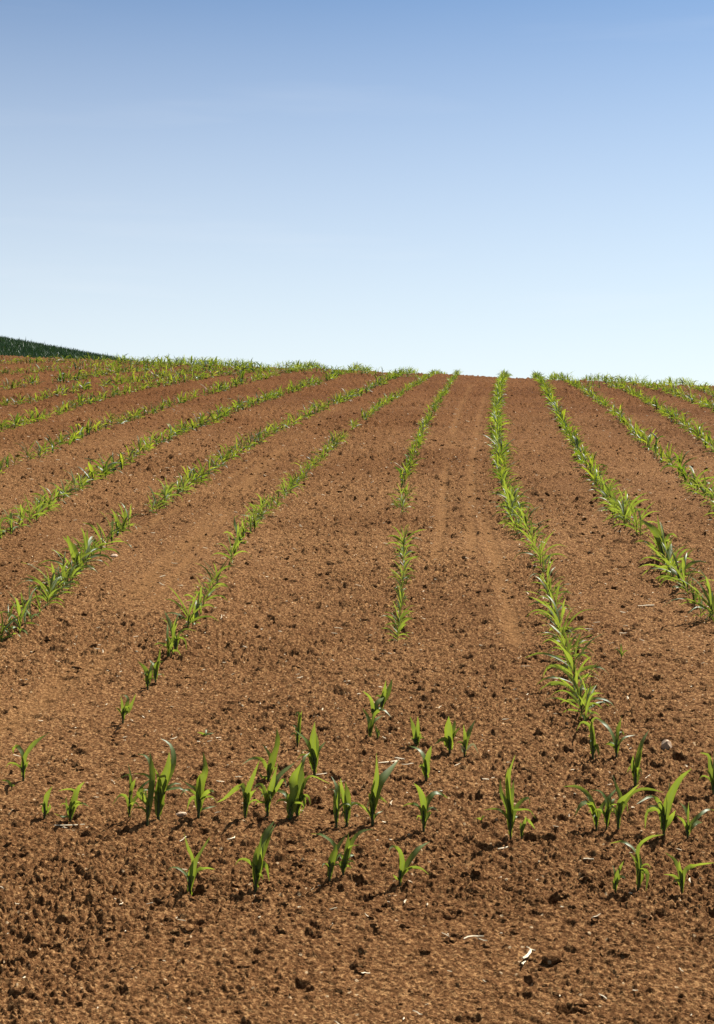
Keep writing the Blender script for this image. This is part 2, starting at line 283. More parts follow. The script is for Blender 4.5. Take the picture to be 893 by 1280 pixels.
def poly_dist(x, y, pts):
    d = np.full(x.shape, 1e9)
    for (x0, y0), (x1, y1) in zip(pts[:-1], pts[1:]):
        vx, vy = x1 - x0, y1 - y0
        t = np.clip(((x - x0) * vx + (y - y0) * vy) / (vx * vx + vy * vy), 0, 1)
        d = np.minimum(d, np.hypot(x - x0 - t * vx, y - y0 - t * vy))
    return d

def track_mask(x, y):
    m = np.zeros_like(x)
    for pts, w in TRACKS:
        m = np.maximum(m, np.exp(-(poly_dist(x, y, pts) / w) ** 2))
    n = vnoise(x * 2.3, y * .9, 71) + .5
    n2 = vnoise(x * 9, y * 3, 72) + .5
    return m * np.clip(-.15 + .9 * n + .6 * n2, 0, 1)

def micro(x, y, detail=True, tm=None):
    """clods, crumbs and pits of the tilled soil"""
    x = np.asarray(x, float).copy(); y = np.asarray(y, float).copy()
    wx = x + .010 * vnoise(x * 40, y * 40, 5) + .006 * vnoise(x * 150, y * 150, 6)
    wy = y + .010 * vnoise(x * 40, y * 40, 7) + .006 * vnoise(x * 150, y * 150, 8)
    rough = np.clip(.72 + .9 * vnoise(x * 1.1, y * 1.1, 31) + .5 * vnoise(x * 4, y * 4, 32), .25, 1.35)
    rough = rough + .40 * np.exp(-((y - 3.75 - .1 * x) / .30) ** 2) + .15 * np.exp(-((y - 4.6) / .5) ** 2)
    rough = np.minimum(rough, 1.35) * (1 + .10 * np.clip(y - 5, 0, 20))
    if tm is not None:
        rough = rough * (1 - .8 * tm)
    h = .05 * vnoise(x * .9, y * .9, 1) + .022 * vnoise(x * 3.1, y * 3.1, 2) + .012 * vnoise(x * 9, y * 9, 3) * rough
    h += .007 * vnoise(x * 28, y * 28, 4) * rough
    big = lumps(wx, wy, .15, .018, .045, .16, 11)
    mid = lumps(wx, wy, .06, .008, .022, .34, 21)
    small = lumps(wx, wy, .020, .005, .0105, .75, 41)
    pit = lumps(wx + 3.1 + .022 * vnoise(x * 34, y * 34, 9), wy + 1.7 + .022 * vnoise(x * 34, y * 34, 10), .09, .010, .030, .36, 51)
    h += rough * (np.maximum(np.maximum(big * .6, mid * .95), small * 1.1)) - np.minimum(rough, 2) * 1.45 * pit
    if detail:
        tiny = lumps(wx, wy, .011, .003, .0060, .8, 61)
        h += tiny * 1.3 * np.clip(rough, .5, 1.2)
    if tm is not None:
        h = h - .007 * tm + .004 * np.exp(-((tm - .30) / .14) ** 2)          # pressed rut with pushed-up edges
    return h - .012

# ------------------------------------------------------------------ materials
def new_mat(name):
    m = bpy.data.materials.new(name); m.use_nodes = True
    m.node_tree.nodes.clear()
    return m, m.node_tree.nodes, m.node_tree.links

def soil_material():
    m, N, L = new_mat('tilled_soil')
    out = N.new('ShaderNodeOutputMaterial'); b = N.new('ShaderNodeBsdfPrincipled')
    b.inputs['Roughness'].default_value = .92
    b.inputs['Specular IOR Level'].default_value = .02
    geo = N.new('ShaderNodeNewGeometry')
    def noise(scale, detail=4, rough=.6):
        n = N.new('ShaderNodeTexNoise'); n.inputs['Scale'].default_value = scale
        n.inputs['Detail'].default_value = detail; n.inputs['Roughness'].default_value = rough
        L.new(geo.outputs['Position'], n.inputs['Vector']); return n
    def ramp(src, stops):
        r = N.new('ShaderNodeValToRGB'); e = r.color_ramp.elements
        e[0].position, e[0].color = stops[0][0], (*stops[0][1], 1)
        e[1].position, e[1].color = stops[-1][0], (*stops[-1][1], 1)
        for p, c in stops[1:-1]:
            k = e.new(p); k.color = (*c, 1)
        L.new(src, r.inputs['Fac']); return r
    fine = noise(90, 5, .7)
    base = ramp(fine.outputs['Fac'], [(.30, SOIL[0]), (.5, SOIL[1]), (.68, SOIL[2])])
    patch = noise(.55, 4, .6)
    pr = ramp(patch.outputs['Fac'], [(.36, (.84, .80, .76)), (.60, (1.06, 1.05, 1.03))])
    mul = N.new('ShaderNodeMix'); mul.data_type = 'RGBA'; mul.blend_type = 'MULTIPLY'; mul.inputs['Factor'].default_value = 1
    L.new(base.outputs['Color'], mul.inputs['A']); L.new(pr.outputs['Color'], mul.inputs['B'])
    # pale mineral specks
    vor = N.new('ShaderNodeTexVoronoi'); vor.inputs['Scale'].default_value = 60
    L.new(geo.outputs['Position'], vor.inputs['Vector'])
    sep = N.new('ShaderNodeSeparateColor'); L.new(vor.outputs['Color'], sep.inputs['Color'])
    a = N.new('ShaderNodeMath'); a.operation = 'LESS_THAN'; a.inputs[1].default_value = .28; L.new(vor.outputs['Distance'], a.inputs[0])
    c = N.new('ShaderNodeMath'); c.operation = 'GREATER_THAN'; c.inputs[1].default_value = .965; L.new(sep.outputs['Red'], c.inputs[0])
    d = N.new('ShaderNodeMath'); d.operation = 'MULTIPLY'; L.new(a.outputs[0], d.inputs[0]); L.new(c.outputs[0], d.inputs[1])
    sp = N.new('ShaderNodeMix'); sp.data_type = 'RGBA'; L.new(d.outputs[0], sp.inputs['Factor'])
    # darker, redder soil colour up the slope towards the brow of the hill
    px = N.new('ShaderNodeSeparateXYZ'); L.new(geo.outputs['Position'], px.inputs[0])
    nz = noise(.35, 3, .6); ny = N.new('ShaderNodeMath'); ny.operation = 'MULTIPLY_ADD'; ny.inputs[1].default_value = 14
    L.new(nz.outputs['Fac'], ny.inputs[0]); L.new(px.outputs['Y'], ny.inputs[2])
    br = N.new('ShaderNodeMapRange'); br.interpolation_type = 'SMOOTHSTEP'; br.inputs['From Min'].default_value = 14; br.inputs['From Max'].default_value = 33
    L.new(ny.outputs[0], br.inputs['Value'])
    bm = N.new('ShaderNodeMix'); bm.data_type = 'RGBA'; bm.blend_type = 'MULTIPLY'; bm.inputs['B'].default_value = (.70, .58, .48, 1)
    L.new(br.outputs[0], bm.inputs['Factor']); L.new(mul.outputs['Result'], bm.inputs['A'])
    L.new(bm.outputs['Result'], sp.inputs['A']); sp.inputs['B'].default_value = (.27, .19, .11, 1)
    at = N.new('ShaderNodeAttribute'); at.attribute_name = 'track'
    tr = N.new('ShaderNodeMix'); tr.data_type = 'RGBA'
    tm = N.new('ShaderNodeMath'); tm.operation = 'MULTIPLY'; tm.inputs[1].default_value = .42; L.new(at.outputs['Fac'], tm.inputs[0])
    L.new(tm.outputs[0], tr.inputs['Factor']); L.new(sp.outputs['Result'], tr.inputs['A']); tr.inputs['B'].default_value = (*TRACKCOL, 1)
    L.new(tr.outputs['Result'], b.inputs['Base Color'])
    bn2 = noise(24, 4, .6); bump2 = N.new('ShaderNodeBump'); bump2.inputs['Strength'].default_value = .9; bump2.inputs['Distance'].default_value = .03
    L.new(bn2.outputs['Fac'], bump2.inputs['Height'])
    bn = noise(140, 6, .75); bump = N.new('ShaderNodeBump'); bump.inputs['Strength'].default_value = .8; bump.inputs['Distance'].default_value = .006
    L.new(bn.outputs['Fac'], bump.inputs['Height']); L.new(bump2.outputs['Normal'], bump.inputs['Normal']); L.new(bump.outputs['Normal'], b.inputs['Normal'])
    L.new(b.outputs['BSDF'], out.inputs['Surface'])
    return m

def leaf_material(name, c0, c1, t0, t1, trans, rough=.34):
    m, N, L = new_mat(name)
    out = N.new('ShaderNodeOutputMaterial'); b = N.new('ShaderNodeBsdfPrincipled'); t = N.new('ShaderNodeBsdfTranslucent')
    geo = N.new('ShaderNodeNewGeometry')
    n = N.new('ShaderNodeTexNoise'); n.inputs['Scale'].default_value = 35; n.inputs['Detail'].default_value = 3
    L.new(geo.outputs['Position'], n.inputs['Vector'])
    f = N.new('ShaderNodeMath'); f.operation = 'MULTIPLY_ADD'; f.inputs[1].default_value = .5; L.new(n.outputs['Fac'], f.inputs[0])
    g = N.new('ShaderNodeMath'); g.operation = 'MULTIPLY_ADD'; g.inputs[1].default_value = .9; g.inputs[2].default_value = -.2
    L.new(geo.outputs['Random Per Island'], g.inputs[0]); L.new(g.outputs[0], f.inputs[2])
    for dst, a, c in ((b.inputs['Base Color'], c0, c1), (t.inputs['Color'], t0, t1)):
        x = N.new('ShaderNodeMix'); x.data_type = 'RGBA'; x.clamp_factor = True
        x.inputs['A'].default_value = (*a, 1); x.inputs['B'].default_value = (*c, 1)
        L.new(f.outputs[0], x.inputs['Factor']); L.new(x.outputs['Result'], dst)
    b.inputs['Roughness'].default_value = rough; b.inputs['Specular IOR Level'].default_value = .36
    rib = N.new('ShaderNodeAttribute'); rib.attribute_name = 'rib'
    tip = N.new('ShaderNodeAttribute'); tip.attribute_name = 'tip'
    for dst in (b.inputs['Base Color'], t.inputs['Color']):
        src = dst.links[0].from_socket; x = N.new('ShaderNodeMix'); x.data_type = 'RGBA'
        q = N.new('ShaderNodeMath'); q.operation = 'MULTIPLY'; q.inputs[1].default_value = .32; L.new(rib.outputs['Fac'], q.inputs[0]); L.new(q.outputs[0], x.inputs['Factor'])
        L.new(src, x.inputs['A']); x.inputs['B'].default_value = (.20, .26, .07, 1)
        y = N.new('ShaderNodeMix'); y.data_type = 'RGBA'; L.new(tip.outputs['Fac'], y.inputs['Factor'])
        L.new(x.outputs['Result'], y.inputs['A']); y.inputs['B'].default_value = (.26, .25, .06, 1); L.new(y.outputs['Result'], dst)
    mx = N.new('ShaderNodeMixShader'); mx.inputs['Fac'].default_value = trans
    L.new(b.outputs['BSDF'], mx.inputs[1]); L.new(t.outputs['BSDF'], mx.inputs[2]); L.new(mx.outputs['Shader'], out.inputs['Surface'])
    return m

def plain_material(name, c0, c1, scale, rough=.8):
    m, N, L = new_mat(name)
    out = N.new('ShaderNodeOutputMaterial'); b = N.new('ShaderNodeBsdfPrincipled'); b.inputs['Roughness'].default_value = rough
    geo = N.new('ShaderNodeNewGeometry'); n = N.new('ShaderNodeTexNoise'); n.inputs['Scale'].default_value = scale; n.inputs['Detail'].default_value = 5
    L.new(geo.outputs['Position'], n.inputs['Vector'])
    f = N.new('ShaderNodeMath'); f.operation = 'MULTIPLY_ADD'; f.inputs[1].default_value = .6
    g = N.new('ShaderNodeMath'); g.operation = 'MULTIPLY'; g.inputs[1].default_value = .55
    L.new(geo.outputs['Random Per Island'], g.inputs[0]); L.new(n.outputs['Fac'], f.inputs[0]); L.new(g.outputs[0], f.inputs[2])
    x = N.new('ShaderNodeMix'); x.data_type = 'RGBA'; x.inputs['A'].default_value = (*c0, 1); x.inputs['B'].default_value = (*c1, 1)
    L.new(f.outputs[0], x.inputs['Factor']); L.new(x.outputs['Result'], b.inputs['Base Color'])
    L.new(b.outputs['BSDF'], out.inputs['Surface'])
    return m

SOIL = [(.016, .0075, .0026), (.099, .0465, .0185), (.285, .166, .073)]
TRACKCOL = (.145, .074, .027)
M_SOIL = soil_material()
M_LEAF = leaf_material('maize_leaf', (.016, .040, .008), (.050, .086, .012), (.08, .16, .010), (.36, .40, .025), .40, .5)
M_STEM = leaf_material('maize_stem', (.020, .036, .008), (.040, .056, .014), (.05, .09, .012), (.08, .11, .02), .15, .5)
M_WILT = leaf_material('withered_leaf', (.36, .31, .16), (.50, .45, .28), (.3, .28, .12), (.4, .36, .18), .25, .6)
M_WHEAT = leaf_material('wheat_leaf', (.010, .034, .012), (.020, .050, .016), (.02, .055, .014), (.035, .075, .016), .2, .5)
M_STRAW = plain_material('dry_straw', (.26, .19, .10), (.58, .49, .34), 60)
M_STONE = plain_material('field_stone', (.20, .125, .07), (.34, .235, .15), 30)

# ------------------------------------------------------------------ mesh helpers
def mesh_object(name, verts, faces, mat, parent=None, smooth=True):
    me = bpy.data.meshes.new(name)
    me.from_pydata([tuple(v) for v in verts], [], [tuple(f) for f in faces])
    if smooth: me.shade_smooth()
    if name == 'leaf':                                  # paler midrib
        a = me.attributes.new('rib', 'FLOAT', 'POINT'); a.data.foreach_set('value', [1.0 if i % 3 == 1 else 0.0 for i in range(len(me.vertices))])
        a = me.attributes.new('tip', 'FLOAT', 'POINT'); nv = len(me.vertices); kk = .8 * ((nv * 7) % 5 + hash(round(me.vertices[0].co.x * 1e5)) % 5) / 8
        a.data.foreach_set('value', [kk * (i / nv) ** 7 for i in range(nv)])      # yellowing leaf tips
    me.materials.append(mat)
    o = bpy.data.objects.new(name, me); COL.objects.link(o)
    if parent is not None: o.parent = parent
    return o

def array_mesh(name, V, F, mats, smooth=True, mat_idx=None):
    """V (n,3), F (m,k) of one face size"""
    me = bpy.data.meshes.new(name); V = np.ascontiguousarray(V, np.float32); F = np.ascontiguousarray(F, np.int32)
    me.vertices.add(len(V)); me.vertices.foreach_set('co', V.ravel())
    k = F.shape[1]
    me.loops.add(F.size); me.loops.foreach_set('vertex_index', F.ravel())
    me.polygons.add(len(F)); me.polygons.foreach_set('loop_start', np.arange(0, F.size, k, dtype=np.int32))
    for m in mats: me.materials.append(m)
    if mat_idx is not None: me.polygons.foreach_set('material_index', np.ascontiguousarray(mat_idx, np.int32))
    me.polygons.foreach_set('use_smooth', np.full(len(F), smooth, dtype=bool))
    me.update(calc_edges=True)
    o = bpy.data.objects.new(name, me); COL.objects.link(o)
    return o

def tag(o, label=None, cat=None, group=None, kind=None):
    if label: o['label'] = label
    if cat: o['category'] = cat
    if group: o['group'] = group
    if kind: o['kind'] = kind
    return o

# ------------------------------------------------------------------ ground
def build_ground():
    th = np.concatenate([np.arange(-180, -60, 4), np.arange(-60, -20, .25), np.arange(-20, 20, .047), np.arange(20, 60, .25), np.arange(60, 180, 4)])
    th = R(1) * th
    ry = [1310.0]
    while ry[-1] > 446:
        ry.append(ry[-1] - (.62 if ry[-1] > 720 else .42 if ry[-1] > 500 else .5))
    near = np.geomspace(.3, 2667 / (1310 - 382.), 60)[:-1]
    midr = 2667 / (np.array(ry) - 382)
    far = np.geomspace(midr[-1], 900, 60)[1:]
    rad = np.concatenate([near, midr, far])
    nt, nr = len(th), len(rad)
    X = rad[:, None] * np.sin(th)[None, :]; Y = rad[:, None] * np.cos(th)[None, :]
    # tiny scatter of the lattice so that no rows of vertices show
    X = X.ravel(); Y = Y.ravel()
    tm = track_mask(X, Y)
    Zm = np.zeros_like(X)
    sel = np.hypot(X, Y) < 60
    Zm[sel] = micro(X[sel], Y[sel], True, tm[sel])
    Zt = terr(X, Y) + Zm
    V = np.stack([X, Y, Zt], 1)
    V = np.vstack([V, [[0, 0, float(terr(0, 0))]]])
    i = np.arange(nr - 1)[:, None] * nt; j = np.arange(nt)[None, :]; jn = (j + 1) % nt
    F = np.stack([(i + j), (i + jn), (i + nt + jn), (i + nt + j)], -1).reshape(-1, 4)[:, ::-1]
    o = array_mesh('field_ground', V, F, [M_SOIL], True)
    a = o.data.attributes.new('track', 'FLOAT', 'POINT')
    a.data.foreach_set('value', np.append(tm, 0).astype(np.float32))
    tag(o, 'brown tilled soil of the sloping maize field', kind='structure')
build_ground()

def ground_z(x, y):
    x = np.atleast_1d(np.asarray(x, float)); y = np.atleast_1d(np.asarray(y, float))
    return terr(x, y) + micro(x, y, False, track_mask(x, y))

# ------------------------------------------------------------------ maize plants
def spline(pts, n):
    P = np.asarray(pts, float)
    if len(P) == 2: P = np.array([P[0], (P[0] + P[1]) / 2, P[1]])
    seg = np.linalg.norm(np.diff(P, axis=0), axis=1); t = np.concatenate([[0], np.cumsum(np.sqrt(seg + 1e-9))]); t /= t[-1]
    m = np.gradient(P, t, axis=0)
    out = []
    for u in np.linspace(0, 1, n):
        k = min(np.searchsorted(t, u, side='right') - 1, len(t) - 2); h = t[k + 1] - t[k]; s = (u - t[k]) / h
        out.append((2*s**3 - 3*s**2 + 1) * P[k] + (s**3 - 2*s**2 + s) * h * m[k] + (-2*s**3 + 3*s**2) * P[k+1] + (s**3 - s**2) * h * m[k+1])
    return np.array(out)

def blade(pts, width, view, r, n=11):
    """one maize leaf: folded along its midrib, widest a third of the way up, wavy edged and pointed"""
    C = spline(pts, n)
    T = np.gradient(C, axis=0); T /= np.linalg.norm(T, axis=1)[:, None] + 1e-12
    ang = r.uniform(.25, .8) * r.choice((-1, 1)); twist = r.uniform(-.9, .9); ph = r.uniform(0, 6.28)
    V = []
    for i in range(n):
        u = i / (n - 1)
        W0 = np.cross(T[i], view); W0 /= np.linalg.norm(W0) + 1e-9
        W1 = np.cross(T[i], W0)
        if W1[2] < 0: W1 = -W1
        a = ang + twist * (u - .4)
        W = W0 * math.cos(a) + W1 * math.sin(a)
        Nn = np.cross(W, T[i])
        w = width * .58 * (.42 + .58 * min(1, u / .3)) * (1 - max(0, (u - .4) / .6) ** 1.9) / max(.6, abs(math.cos(a)))
        w = max(w, .0004)
        fold = .32 * (1 - .6 * u)
        wav = .20 * math.sin(u * 13 + ph) * w
        V += [C[i] + W * w + Nn * (fold * w + wav), C[i] + Nn * 0, C[i] - W * w + Nn * (fold * w - wav)]
    F = []
    for i in range(n - 1):
        for k in (0, 1):
            a = i * 3 + k
            F.append((a, a + 1, a + 4, a + 3))
    return V, F

def tube(path, radii, k=6):
    P = np.asarray(path, float); V = []; F = []
    for i, p in enumerate(P):
        t = P[min(i + 1, len(P) - 1)] - P[max(i - 1, 0)]; t /= np.linalg.norm(t) + 1e-9
        a = np.cross(t, (0, 1, .01)); a /= np.linalg.norm(a); b = np.cross(t, a)
        for j in range(k):
            q = 6.28318 * j / k
            V.append(p + radii[i] * (math.cos(q) * a + math.sin(q) * b))
    for i in range(len(P) - 1):
        for j in range(k):
            F.append((i*k + j, i*k + (j+1) % k, (i+1)*k + (j+1) % k, (i+1)*k + j))
    return V, F

def plant_geometry(leaves, r):
    """leaves: list of (width m, points m); gives stem and blades as (verts, faces)"""
    first = np.array([l[1][0] for l in leaves])
    c = first.mean(0); top = first[np.argmax(first[:, 2])]
    wmax = max(l[0] for l in leaves)
    rs = min(.0048, max(.0012, wmax * .24))
    hgt = max(top[2], .008)
    path = [(0, 0, -.03), (0, 0, 0), (c[0] * .6, c[1] * .6, max(.004, hgt * .45)), (top[0], top[1], hgt), (top[0] * 1.1, top[1] * 1.1, hgt + rs * 2.5)]
    stem = tube(path, [rs, rs, rs * .95, rs * .75, rs * .3])
    bl = []
    for w, pts in leaves:
        p = [np.array(q, float) for q in pts]
        low = np.array([p[0][0] * .6, p[0][1] * .6, max(.002, p[0][2] - .02)])
        bl.append(blade([low] + p, w, np.array([r.uniform(-.15, .15), -1, .2]), r))
    return stem, bl

def make_plant(name, leaves, loc, r, withered=()):
    root = bpy.data.objects.new(name, None); root.empty_display_size = .05; COL.objects.link(root); root.location = loc
    stem, bl = plant_geometry(leaves, r)
    mesh_object('stem', *stem, M_STEM, root)
    for i, b in enumerate(bl):
        mesh_object('leaf', *b, M_WILT if i in withered else M_LEAF, root)
    return root

GROUP_FRONT = 'scattered maize plants on the headland'
protos = []
for n, (x, y, label, lv) in enumerate(PLANTS):
    r = random.Random(100 + n)
    leaves = [(w / 1000, [(a / 1000, b / 1000, c / 1000) for a, b, c in pts]) for w, pts in lv]
    top = max(p[2] for l in leaves for p in l[1])
    if top > .08:                                         # small lower and inner leaves
        for _ in range(r.choice((1, 2, 2, 3))):
            a = r.uniform(0, 6.28); L0 = top * r.uniform(.2, .36); z0 = top * r.uniform(.12, .34); f = r.uniform(.2, 1.1)
            leaves.append((r.uniform(.004, .0075), [(0, 0, z0), (math.cos(a) * L0 * .45, math.sin(a) * L0 * .45, z0 + L0 * f * .7), (math.cos(a) * L0 * .85, math.sin(a) * L0 * .85, z0 + L0 * f * .75), (math.cos(a) * L0 * 1.1, math.sin(a) * L0 * 1.1, max(.008, z0 + L0 * (f * .75 - .3)))]))
    z = float(terr(x, y)) + float(micro(np.array([x]), np.array([y]), False)[0]) * .6
    wl = {27: (3,), 26: (2, 3)}.get(n, ())
    if label.startswith('small V-shaped maize plant with pale'): wl = (2, 3)
    elif n in (26, 27): wl = ()
    o = make_plant('maize_seedling' if ('tiny' in label or 'seedling' in label) else 'maize_plant', leaves, (x, y, z), r, wl)
    tag(o, label, 'maize plant', GROUP_FRONT)
    if len(leaves) >= 4 and max(p[2] for l in leaves for p in l[1]) > .13:
        protos.append(leaves)

# generic grown plants of the rows: leaves arching out alternately to both sides
def grown(r):
    H = r.uniform(.13, .20); leaves = []; n = r.choice((6, 7, 7, 8)); az0 = r.uniform(0, 6.28)
    for i in range(n):
        u = i / (n - 1)
        az = az0 + math.pi * (i % 2) + r.uniform(-.6, .6)
        z0 = H * (.15 + .40 * u); ln = H * r.uniform(.85, 1.3) * (.75 + .45 * math.sin(u * 3))
        steep = .35 + 1.0 * u + r.uniform(-.2, .2); droop = r.uniform(.5, 1.25) * (1.15 - .8 * u)
        pts = []
        for k in range(5):
            s = k / 4
            a = steep - droop * 1.5 * s * s
            if k == 0: p = np.array([math.cos(az) * .003, math.sin(az) * .003, z0])
            else: p = pts[-1] + ln / 4 * np.array([math.cos(az) * math.cos(a), math.sin(az) * math.cos(a), math.sin(a)])
            p[2] = max(p[2], .008); pts.append(p)
        leaves.append((r.uniform(.0065, .0115), pts))
    return leaves
for k in range(14):
    protos.append(grown(random.Random(500 + k)))

def merge_geo(stem, bl):
    V, F, Mi = [], [], []
    for k, (v, f) in enumerate([stem] + bl):
        off = len(V); V += list(v); F += [tuple(a + off for a in q) for q in f]; Mi += [0 if k == 0 else 1] * len(f)
    return np.array(V), np.array(F), np.array(Mi)

proto_geo = [plant_geometry(l, random.Random(900 + i)) for i, l in enumerate(protos)]
proto_h = [max(p[2] for l in lv for p in l[1]) for lv in protos]
proto_flat = [merge_geo(*g) for g in proto_geo]
proto_parts = {}

# positions along the rows
def smooth_line(pts):
    P = np.array(pts, float)
    for _ in range(3):
        Q = P.copy(); Q[1:-1] = .25 * P[:-2] + .5 * P[1:-1] + .25 * P[2:]; P = Q
    return P

def along(P, sp, gap, r, start=0.0):
    seg = np.linalg.norm(np.diff(P, axis=0), axis=1); cum = np.concatenate([[0], np.cumsum(seg)])
    out = []; s = start
    while s < cum[-1]:
        if gap and r.random() < gap * .22: s += r.uniform(.25, .75); continue
        k = min(np.searchsorted(cum, s, side='right') - 1, len(seg) - 1); u = (s - cum[k]) / seg[k]
        p = P[k] * (1 - u) + P[k + 1] * u
        out.append((p[0] + r.gauss(0, .018), p[1] + r.gauss(0, .02)))
        s += sp * r.uniform(.6, 1.45)
    return out

ROWTEXT = {
 'D': 'the dense unbroken row', 'C': 'the thin row beside the dense unbroken one', 'B': 'the broken row by the wheel track',
 'A': 'the bushy row passing the pale stone', 'Z': 'the long row behind the bushy one', 'E': 'the row with a bare gap',
 'F': 'the first row behind the gapped one', 'G': 'the second row behind the gapped one', 'Y': 'the second row behind the bushy one',
 'X': 'the third row behind the bushy one'}
FIRST_NO = {'D': 2, 'B': 4}
ones = 'first second third fourth fifth sixth seventh eighth ninth tenth eleventh twelfth thirteenth fourteenth fifteenth sixteenth seventeenth eighteenth nineteenth'.split()
tens = {2: 'twent', 3: 'thirt', 4: 'fort', 5: 'fift', 6: 'sixt', 7: 'sevent', 8: 'eight', 9: 'ninet'}
def ordinal(n):
    if n < 20: return ones[n - 1]
    if n >= 100: return 'hundred-and-' + ordinal(n - 100) if n > 100 else 'hundredth'
    return tens[n // 10] + ('ieth' if n % 10 == 0 else 'y-' + ones[n % 10 - 1])

allp = []          # (image size, row, number, x, y)
for k, (sp, gap, dots, line) in ROWS.items():
    r = random.Random(k)
    P = smooth_line(line)
    pos = [tuple(d) for d in dots] + along(P, sp, gap, r)
    for i, (x, y) in enumerate(pos):
        inside = abs(x / y) < .262
        allp.append((y if inside and k in ROWTEXT else 1e3 + y, k, i + FIRST_NO.get(k, 1), x, y, i < len(dots)))
# rows carry on a little way out of the frame
for k, dx in ((c, 0) for c in 'ZYXWVUTFGHI'):
    P = np.array(ROWS[k][3]); a, b = P[0], P[min(3, len(P) - 1)]
    d = (a - b) / np.linalg.norm(a - b)
    for s in np.arange(.2, 6, .18):
        q = a + d * s; allp.append((2e3, k, 0, q[0] + random.gauss(0, .02), q[1], False))
allp.sort(key=lambda t: t[0])
N_SINGLE = 300 - len(PLANTS) - 2
singles, rest = allp[:N_SINGLE], allp[N_SINGLE:]

def look(h, lean):
    return ('small' if h < .125 else 'tall' if h > .20 else 'leafy')

def row_scale(r, k, y):
    return r.uniform(.8, 1.35) * (.90 if k == 'D' else .66 if k == 'C' else 1.1 if k == 'E' and y < 10 else .70 if k == 'B' and y > 9 else .84 if k == 'B' else .9)

for _, k, num, x, y, isdot in singles:
    r = random.Random(int(x * 1e4) * 7 + int(y * 1e3))
    pi = r.randrange(len(protos)) if r.random() < (.06 if k == 'D' else .35) else r.randrange(len(protos) - 14, len(protos))
    sc = row_scale(r, k, y) * (.17 / proto_h[pi]) * r.uniform(.95, 1.2)
    z = float(ground_z(x, y)[0]) - .004
    root = bpy.data.objects.new('maize_plant', None); root.empty_display_size = .05; COL.objects.link(root)
    root.location = (x, y, z); root.rotation_euler = (r.gauss(0, .08), r.gauss(0, .08), r.uniform(0, 6.28)); root.scale = (sc, sc, sc)
    if pi not in proto_parts:
        st, bl = proto_geo[pi]
        proto_parts[pi] = [mesh_object('stem', *st, M_STEM, root)] + [mesh_object('leaf', *b, M_LEAF, root) for b in bl]
    else:
        for o in proto_parts[pi]:
            c = o.copy(); c.parent = root; COL.objects.link(c)
    h = sc * proto_h[pi]
    tag(root, f"{look(h, 0)} maize plant, {ordinal(num)} from near end of {ROWTEXT[k]}", 'maize plant', 'maize plants growing in rows up the slope')

VV, FF, MM = [], [], []; off = 0
for _, k, num, x, y, isdot in rest:
    r = random.Random(int(x * 1e4) * 7 + int(y * 1e3))
    pi = r.randrange(len(protos)) if r.random() < (.06 if k == 'D' else .35) else r.randrange(len(protos) - 14, len(protos))
    V, F, Mi = proto_flat[pi]
    sc = row_scale(r, k, y) * (.17 / proto_h[pi]) * r.uniform(.95, 1.2) * (1.0 - .06 * float(sstep(12, 26, y)) + .30 * float(sstep(20, 28, y) * sstep(1.5, -3, x)))
    a = r.uniform(0, 6.28); ca, sa = math.cos(a), math.sin(a)
    z = float(ground_z(x, y)[0]) - .004
    W = np.stack([(V[:, 0] * ca - V[:, 1] * sa) * sc + x, (V[:, 0] * sa + V[:, 1] * ca) * sc + y, V[:, 2] * sc + z], 1)
    VV.append(W); FF.append(F + off); MM.append(Mi); off += len(V)
o = array_mesh('maize_rows', np.vstack(VV), np.vstack(FF), [M_STEM, M_LEAF], True, np.concatenate(MM))
tag(o, 'green maize rows running on up the slope to the crest', kind='stuff')

# two sprouts away from the rows
for nm, key, lab in (('maize_seedling', 'sp1', 'tiny lone seedling between the dense row and the row with a bare gap'),
                     ('weed_seedling', 'w1', 'tiny pale green weed lying flat on bare soil behind the crowded clump')):
    x, y = SPOTS[key]; r = random.Random(key)
    hh = .05 if key == 'sp1' else .018
    lv = [(.006, [(0, 0, .004), (math.cos(a) * .015, math.sin(a) * .015, hh * f), (math.cos(a) * .032, math.sin(a) * .032, hh * f * 1.1)]) for a, f in ((.3, .5), (2.8, .6), (1.5, 1.0))]
    tag(make_plant(nm, lv, (x, y, float(ground_z(x, y)[0])), r), lab, 'weed' if nm.startswith('weed') else 'maize plant')

# ------------------------------------------------------------------ loose clods, straw and stones
def ico():
    t = (1 + 5 ** .5) / 2
    v = [(-1,t,0),(1,t,0),(-1,-t,0),(1,-t,0),(0,-1,t),(0,1,t),(0,-1,-t),(0,1,-t),(t,0,-1),(t,0,1),(-t,0,-1),(-t,0,1)]
    f = [(0,11,5),(0,5,1),(0,1,7),(0,7,10),(0,10,11),(1,5,9),(5,11,4),(11,10,2),(10,7,6),(7,1,8),(3,9,4),(3,4,2),(3,2,6),(3,6,8),(3,8,9),(4,9,5),(2,4,11),(6,2,10),(8,6,7),(9,8,1)]
    v = [np.array(a) / np.linalg.norm(a) for a in v]
    cache = {}; F = []
    def mid(a, b):
        key = (min(a, b), max(a, b))
        if key not in cache:
            q = v[a] + v[b]; v.append(q / np.linalg.norm(q)); cache[key] = len(v) - 1
        return cache[key]
    for a, b, c in f:
        ab, bc, ca = mid(a, b), mid(b, c), mid(c, a)
        F += [(a, ab, ca), (b, bc, ab), (c, ca, bc), (ab, bc, ca)]
    return np.array(v), np.array(F)
IV, IF = ico()

def scatter(n, y0, y1, power):
    """even density over the picture-shaped wedge in front of the field edge"""
    u = rng.random(n); y = (y0 ** power + u * (y1 ** power - y0 ** power)) ** (1 / power)
    x = (rng.random(n) * 2 - 1) * .34 * y
    return x, y

